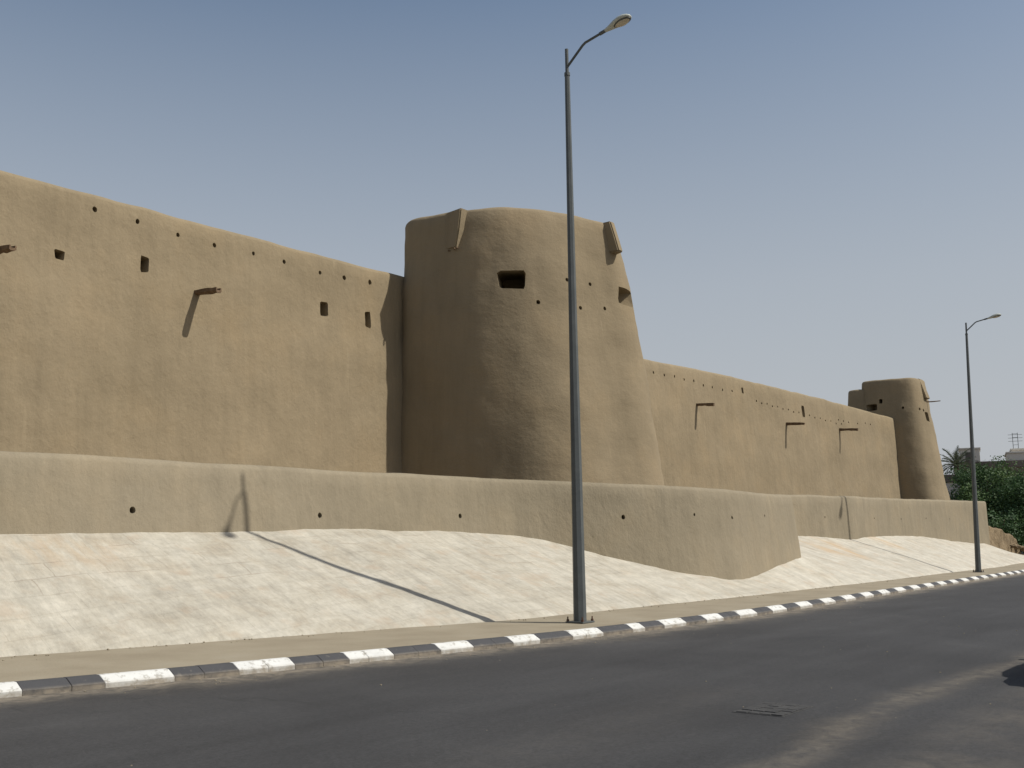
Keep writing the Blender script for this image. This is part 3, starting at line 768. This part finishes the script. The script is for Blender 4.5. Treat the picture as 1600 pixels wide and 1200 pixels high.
def building(name, label, c, size, h, wallm, bandm, rot, roof=(), storeys=2, antenna=None):
    root = empty(name, (c[0], c[1], 0), rot); z0 = (0, 0, 0)
    tag(root, label, 'building', 'flat-roofed houses beyond the trees')
    w_, d_ = size
    b = bmesh.new(); box(b, -w_/2, w_/2, -d_/2, d_/2, -.3, h - .7, .03)
    obj('wall', b, wallm, root, z0)
    b = bmesh.new(); box(b, -w_/2 - .15, w_/2 + .15, -d_/2 - .15, d_/2 + .15, h - .7 + .002, h, .03)
    obj('parapet', b, bandm, root, z0)
    for k in range(storeys):
        for i in range(max(2, int(w_ / 3))):
            x_ = -w_/2 + (i + .5) * w_ / max(2, int(w_ / 3)); zz = .9 + k * (h - .9) / storeys
            f = bmesh.new()
            for (a0, a1, c_0, c_1) in ((-.65, .65, -.07, 0), (-.65, .65, 1.2, 1.27), (-.65, -.57, 0, 1.2), (.57, .65, 0, 1.2), (-.03, .03, 0, 1.2)):
                box(f, x_ + a0, x_ + a1, -d_/2 - .05, -d_/2 + .02, zz + c_0, zz + c_1)
            fo = obj('window', f, M_PALE, root, z0)
            g = bmesh.new(); box(g, x_ - .57, x_ + .57, -d_/2 - .012, -d_/2 + .02, zz, zz + 1.2); obj('pane', g, M_GLASS, fo, z0)
    for (x0, x1, y0, y1, hh, mm) in roof:
        b = bmesh.new(); box(b, x0, x1, y0, y1, h - .5, h + hh, .03); box(b, x0 - .1, x1 + .1, y0 - .1, y1 + .1, h + hh + .003, h + hh + .18, .02)
        rr = obj('stair_house', b, mm, root, z0)
        b = bmesh.new(); box(b, (x0 + x1)/2 - .45, (x0 + x1)/2 + .45, y0 - .02, y0 + .05, h + .05, h + min(hh - .3, 1.9)); obj('door', b, M_BAND, rr, z0)
    if antenna:
        b = bmesh.new(); x_, y_, ah = antenna
        for e in (-.25, .25): tube(b, [(x_ + e, y_, h), (x_ + e, y_, h + ah)], .03, 5)
        for k in range(8): tube(b, [(x_ - .25, y_, h + .3 + k * (ah - .4) / 7), (x_ + .25, y_, h + .3 + k * (ah - .4) / 7)], .02, 4)
        for k in range(3): tube(b, [(x_ - .7, y_, h + ah - .2 - k * .35), (x_ + .7, y_, h + ah - .2 - k * .35)], .02, 4)
        obj('antenna', b, M_POLE, root, z0)
    return root
FACE = R(-24)      # facades turned towards the road end
cA = polar(1496, 104)
building('house', 'low grey flat-roofed house with a dark parapet band beside the distant tower', cA, (8, 7), 7.2, M_GREYR, M_BAND, FACE, storeys=2)
cB = polar(1618, 124)
building('house', 'dark olive flat-roofed house standing behind the green trees at the right edge', cB, (14, 9), 9.55, M_OLIVE, M_BAND, FACE,
         roof=((-6.8, -4.8, -3, 1, 1.45, M_PALE), (-2.2, 3.2, -3, 2.5, .85, M_PALE), (-1.7, 3.2, -2, 2.5, 1.25, M_PALE)), storeys=3, antenna=(-1.2, -1, 3.2))

# ------------------------------------------------------------------ trees
def mat_leaf(name, c):
    M = N(name, 0.65)
    oi = M.noise(1.3, 3, .6); b = Vector(c)
    col = M.ramp(oi, [(.3, tuple(b * .6)), (.5, tuple(b)), (.75, tuple(Vector((b.x * 1.7, b.y * 1.45, b.z * 1.2))))])
    M.col(col)
    tr = M.t.nodes.new('ShaderNodeBsdfTranslucent'); M.L(col, tr.inputs[0])
    mx = M.t.nodes.new('ShaderNodeMixShader'); mx.inputs[0].default_value = .25
    out = M.t.nodes['Material Output']
    M.L(M.b.outputs[0], mx.inputs[1]); M.L(tr.outputs[0], mx.inputs[2]); M.L(mx.outputs[0], out.inputs[0])
    return M.m
M_LEAF = mat_leaf('dark_green_foliage', (0.042, 0.085, 0.030))
M_LEAF2 = mat_leaf('mid_green_foliage', (0.062, 0.108, 0.036))
M_PALM = mat_leaf('dusty_palm_frond', (0.075, 0.092, 0.06))
M_BARK = mat_simple('grey_brown_bark', [(0.3, (0.08, 0.06, 0.045)), (0.7, (0.16, 0.125, 0.09))], 5, bump=.02, bscale=14)
def tree(label, c, h, rad, leaf, seed, trunk_h=2.0, nclump=60, nleaf=210, ls=.105, cat='tree', low=.12):
    rnd = random.Random(seed)
    root = empty('broadleaf_tree', (c[0], c[1], 0)); tag(root, label, cat, 'trees in front of the far houses')
    b = bmesh.new(); ends = []
    tube(b, [(0, 0, -.3), (.06, 0, trunk_h * .5), (.02, .08, trunk_h), (.1, .1, h * .55)], [.24, .20, .17, .10], 9)
    for k in range(9):
        a_ = k * 2.4 + rnd.uniform(-.3, .3); z0 = rnd.uniform(trunk_h * .7, h * .5); rr = rad * rnd.uniform(.5, .8)
        e = Vector((math.cos(a_) * rr, math.sin(a_) * rr, z0 + rnd.uniform(.15, .45) * h))
        tube(b, [(0.04, .05, z0), Vector((0.04, .05, z0)).lerp(e, .5) + Vector((0, 0, -.2)), e], [.10, .06, .025], 6); ends.append(e)
    obj('trunk', b, M_BARK, root)
    b = bmesh.new()
    for k in range(nclump):
        # clump centres through an uneven ellipsoid shell
        d = Vector((rnd.gauss(0, 1), rnd.gauss(0, 1), rnd.gauss(0, 1))).normalized()
        lump = 1 + .28 * noise.noise(d * 1.8 + Vector((seed, 0, 0)))
        q = rnd.uniform(.45, 1.0) ** .6
        cc = Vector((d.x * rad * q * lump, d.y * rad * q * lump, lerp(h * low, h, .5) + d.z * q * lump * h * (1 - low) * .47))
        cr_ = rnd.uniform(.16, .30) * rad
        for _ in range(nleaf):
            dd = Vector((rnd.gauss(0, .5), rnd.gauss(0, .5), rnd.gauss(0, .4)))
            p = cc + dd * cr_ * 1.3
            if p.z < .2: continue
            n = (dd + Vector((rnd.gauss(0, .6), rnd.gauss(0, .6), rnd.gauss(.4, .6)))).normalized()
            a1 = n.orthogonal().normalized(); a1 = Matrix.Rotation(rnd.uniform(0, 6.28), 3, n) @ a1; a2 = n.cross(a1)
            s_ = ls * rnd.uniform(.6, 1.3)
            vv = [b.verts.new(p + a1 * s_ * x_ + a2 * s_ * y_ * .6) for x_, y_ in ((-1, 0), (0, -1), (1, 0), (0, 1))]
            b.faces.new(vv)
    me = bpy.data.meshes.new('crown'); b.to_mesh(me); b.free(); me.materials.append(leaf)
    o_ = bpy.data.objects.new('crown', me); COL.objects.link(o_); o_.parent = root
    return root
tree('dense dark green tree left of centre in the clump behind the far lamp', polar(1548, 96), 8.1, 3.0, M_LEAF, 3, nclump=75)
tree('broad green tree at the right edge in front of the dark olive house', polar(1598, 92), 7.0, 3.4, M_LEAF2, 5, nclump=80)
tree('lighter low bushy tree against the low grey house', polar(1522, 90), 5.6, 1.9, M_LEAF2, 8, nclump=45, trunk_h=1.0)
tree('dark low shrub under the trees behind the ruined wall', polar(1562, 84), 3.4, 2.4, M_LEAF, 11, nclump=50, trunk_h=.6, cat='shrub', low=.02)
tree('tall thin-topped tree against the sky just left of the roof antenna', polar(1572, 108), 9.5, 1.9, M_LEAF, 21, nclump=26, nleaf=60)
tree('green tree crowding the right edge beside the broad tree', polar(1635, 88), 6.4, 3.2, M_LEAF, 15, nclump=60)

def palm(label, c, h):
    root = empty('date_palm', (c[0], c[1], 0)); tag(root, label, 'palm tree')
    b = bmesh.new(); pts = [(0.02 * i, .03 * math.sin(i * .6), i * h / 14 - .2) for i in range(15)]
    tube(b, pts, [.24 + (.035 if i % 2 else 0) for i in range(15)], 10)
    obj('trunk', b, M_BARK, root)
    rnd = random.Random(4); top = Vector((pts[-1][0], pts[-1][1], h - .2))
    meshes = []
    for var in range(5):
        b = bmesh.new(); L = rnd.uniform(2.3, 2.9); n = 18; bend = rnd.uniform(.8, 1.5); P = []
        for i in range(n + 1):
            t = i / n; P.append(Vector((L * (t - .12 * bend * t * t), 0, -bend * L * .32 * t * t + .1 * t)))
        tube(b, P[::2], [.035 * (1 - i / 9.5) + .006 for i in range(len(P[::2]))], 5)
        for i in range(2, n + 1):
            for s_ in (-1, 1):
                for q in (0, .5):
                    p = P[i - 1].lerp(P[i], q); l = .48 * math.sin(math.pi * min(1, (i + q) / n * .9 + .12)) + .1
                    e = p + Vector((l * .65, s_ * l * .75, rnd.uniform(-.22, .12)))
                    w_ = Vector((.022, 0, .012))
                    b.faces.new([b.verts.new(x_) for x_ in (p - w_, p + w_, e)])
        me = bpy.data.meshes.new('frond'); b.to_mesh(me); b.free(); me.materials.append(M_PALM); meshes.append(me)
    for k in range(38):
        o_ = bpy.data.objects.new('frond', meshes[k % 5]); COL.objects.link(o_); o_.parent = root
        o_.location = top + Vector((0, 0, rnd.uniform(-.1, .15)))
        o_.rotation_euler = (rnd.uniform(-.2, .2), -R(lerp(78, -38, (k / 37) ** .8)), k * 2.399 + rnd.uniform(-.2, .2))
    return root
palm('grey-green date palm rising behind the low grey house next to the far tower', polar(1502, 118), 9.4)

# ------------------------------------------------------------------ car parked on the near side, just past the frame: only its shadow reaches the picture
M_CAR = mat_simple('silver_car_paint', [(0.3, (0.30, 0.31, 0.32)), (0.7, (0.34, 0.35, 0.36))], .5, rough=.3, bump=0, fine=.05)
M_TYRE = mat_simple('tyre_rubber', [(0.3, (0.02, 0.02, 0.02)), (0.7, (0.035, 0.035, 0.035))], 6, rough=.8, bump=.002, bscale=60)
M_LAMPR = mat_simple('red_tail_lamp', [(0.3, (0.30, 0.02, 0.02)), (0.7, (0.36, 0.03, 0.03))], 3, rough=.2, bump=0, fine=0)
M_LAMPW = mat_simple('clear_headlamp', [(0.3, (0.6, 0.62, 0.64)), (0.7, (0.7, 0.7, 0.7))], 3, rough=.15, bump=0, fine=0)
CU0, CV0 = 11.95, 1.30          # rear bumper, centre line
root = empty('parked_car', (CU0, CV0, 0)); tag(root, 'silver saloon car parked on the near side of the road', 'car')
def carloft(secs, mat, name, parent, k=28):
    b = bmesh.new(); rings = []
    for x_, hw, z0_, z1_, p_ in secs:
        ring = []
        for i in range(k):
            a_ = 2 * math.pi * i / k; c_, s_ = math.cos(a_), math.sin(a_)
            y_ = hw * math.copysign(abs(c_) ** p_, c_); z_ = (z0_ + z1_) / 2 + (z1_ - z0_) / 2 * math.copysign(abs(s_) ** p_, s_)
            ring.append(Vector((x_, y_, z_)))
        rings.append(ring)
    loft(b, rings); return obj(name, b, mat, parent, smooth=40)
body = carloft([(0, .62, .42, .80, .5), (.06, .78, .30, .93, .45), (.35, .87, .22, .98, .4), (1.0, .90, .20, 1.0, .38), (2.2, .90, .19, .98, .38), (3.0, .89, .19, .95, .4), (3.7, .86, .2, .88, .42), (4.2, .78, .24, .78, .45), (4.38, .60, .34, .66, .5)], M_CAR, 'body', root)
carloft([(.52, .60, .90, .97, .5), (.95, .68, .90, 1.34, .45), (1.35, .70, .90, 1.43, .42), (2.1, .70, .90, 1.44, .42), (2.6, .68, .90, 1.36, .45), (3.3, .60, .88, .94, .5)], M_CAR, 'cabin', root)
for sgn in (-1, 1):
    for x0, x1, x2, x3 in ((.98, 1.75, 1.28, 1.75), (1.83, 2.85, 1.83, 2.42)):
        b = bmesh.new(); y0, y1 = sgn * .80, sgn * .70
        q = [(x0, sgn * .708, 1.0), (x1, sgn * .712, 1.0), (x3, sgn * .665, 1.34), (x2, sgn * .665, 1.34)]
        v0 = [b.verts.new(p) for p in q]; v1 = [b.verts.new((p[0], p[1] - sgn * .02, p[2])) for p in q]
        b.faces.new(v0); b.faces.new(v1[::-1])
        for i in range(4): b.faces.new((v0[i], v0[(i+1) % 4], v1[(i+1) % 4], v1[i]))
        obj('side_window', b, M_GLASS, root)
    for x_ in (.82, 3.48):
        b = bmesh.new(); tube(b, [(x_, sgn * .68, .31), (x_, sgn * .72, .31), (x_, sgn * .86, .31), (x_, sgn * .905, .31)], [.28, .315, .315, .28], 28)
        wh = obj('wheel', b, M_TYRE, root, smooth=40)
        b = bmesh.new(); tube(b, [(x_, sgn * .89, .31), (x_, sgn * .912, .31), (x_, sgn * .92, .31)], [.20, .20, .06], 20); obj('rim', b, M_HEAD, wh, smooth=40)
    b = bmesh.new(); box(b, -.005, .12, sgn * .48 - .14, sgn * .48 + .14, .70, .82, .02); obj('tail_light', b, M_LAMPR, root)
    b = bmesh.new(); box(b, 4.22, 4.36, sgn * .50 - .14, sgn * .50 + .14, .55, .67, .02); obj('headlight', b, M_LAMPW, root)
    b = bmesh.new(); box(b, 2.60, 2.76, sgn * .93 - .09, sgn * .93 + .09, .95, 1.07, .03); obj('door_mirror', b, M_CAR, root)
for nm, q in (('rear_window', [(.60, .52, .985), (.60, -.52, .985), (.97, -.50, 1.325), (.97, .50, 1.325)]), ('windscreen', [(3.16, .54, .995), (3.16, -.54, .995), (2.62, -.52, 1.345), (2.62, .52, 1.345)])):
    b = bmesh.new(); up_ = Vector((-.03 if nm[0] == 'r' else .03, 0, .03))
    v0 = [b.verts.new(Vector(p) + up_) for p in q]; v1 = [b.verts.new(p) for p in q]
    b.faces.new(v0); b.faces.new(v1[::-1])
    for i in range(4): b.faces.new((v0[i], v0[(i+1) % 4], v1[(i+1) % 4], v1[i]))
    obj(nm, b, M_GLASS, root)

# ------------------------------------------------------------------ small things at the far end
c = polar(1563, 88); b = bmesh.new(); box(b, c[0] - .13, c[0] + .13, c[1] - .13, c[1] + .13, -.1, 2.75, .02); box(b, c[0] - .17, c[0] + .17, c[1] - .17, c[1] + .17, 2.7, 2.82, .02)
tag(obj('gate_post', b, M_RUIN, None, (c[0], c[1], 0)), 'short brown masonry post standing in front of the dark trees', 'post')
c1 = Vector(polar(1580, 90)); c2 = Vector(polar(1720, 84)); d = (c2 - c1).normalized(); n_ = Vector((-d.y, d.x)) * .1; b = bmesh.new()
rings = [[Vector((p.x + n_.x * k, p.y + n_.y * k, z)) for k, z in ((-1, -.1), (-1, 1.5), (-1.4, 1.51), (-1.4, 1.6), (1.4, 1.6), (1.4, 1.51), (1, 1.5), (1, -.1))] for p in (c1, c1.lerp(c2, .33), c1.lerp(c2, .66), c2)]
loft(b, rings); tag(obj('garden_wall', b, M_GREYR, None, (c1.x, c1.y, 0)), 'low grey garden wall under the trees at the right edge', 'wall')
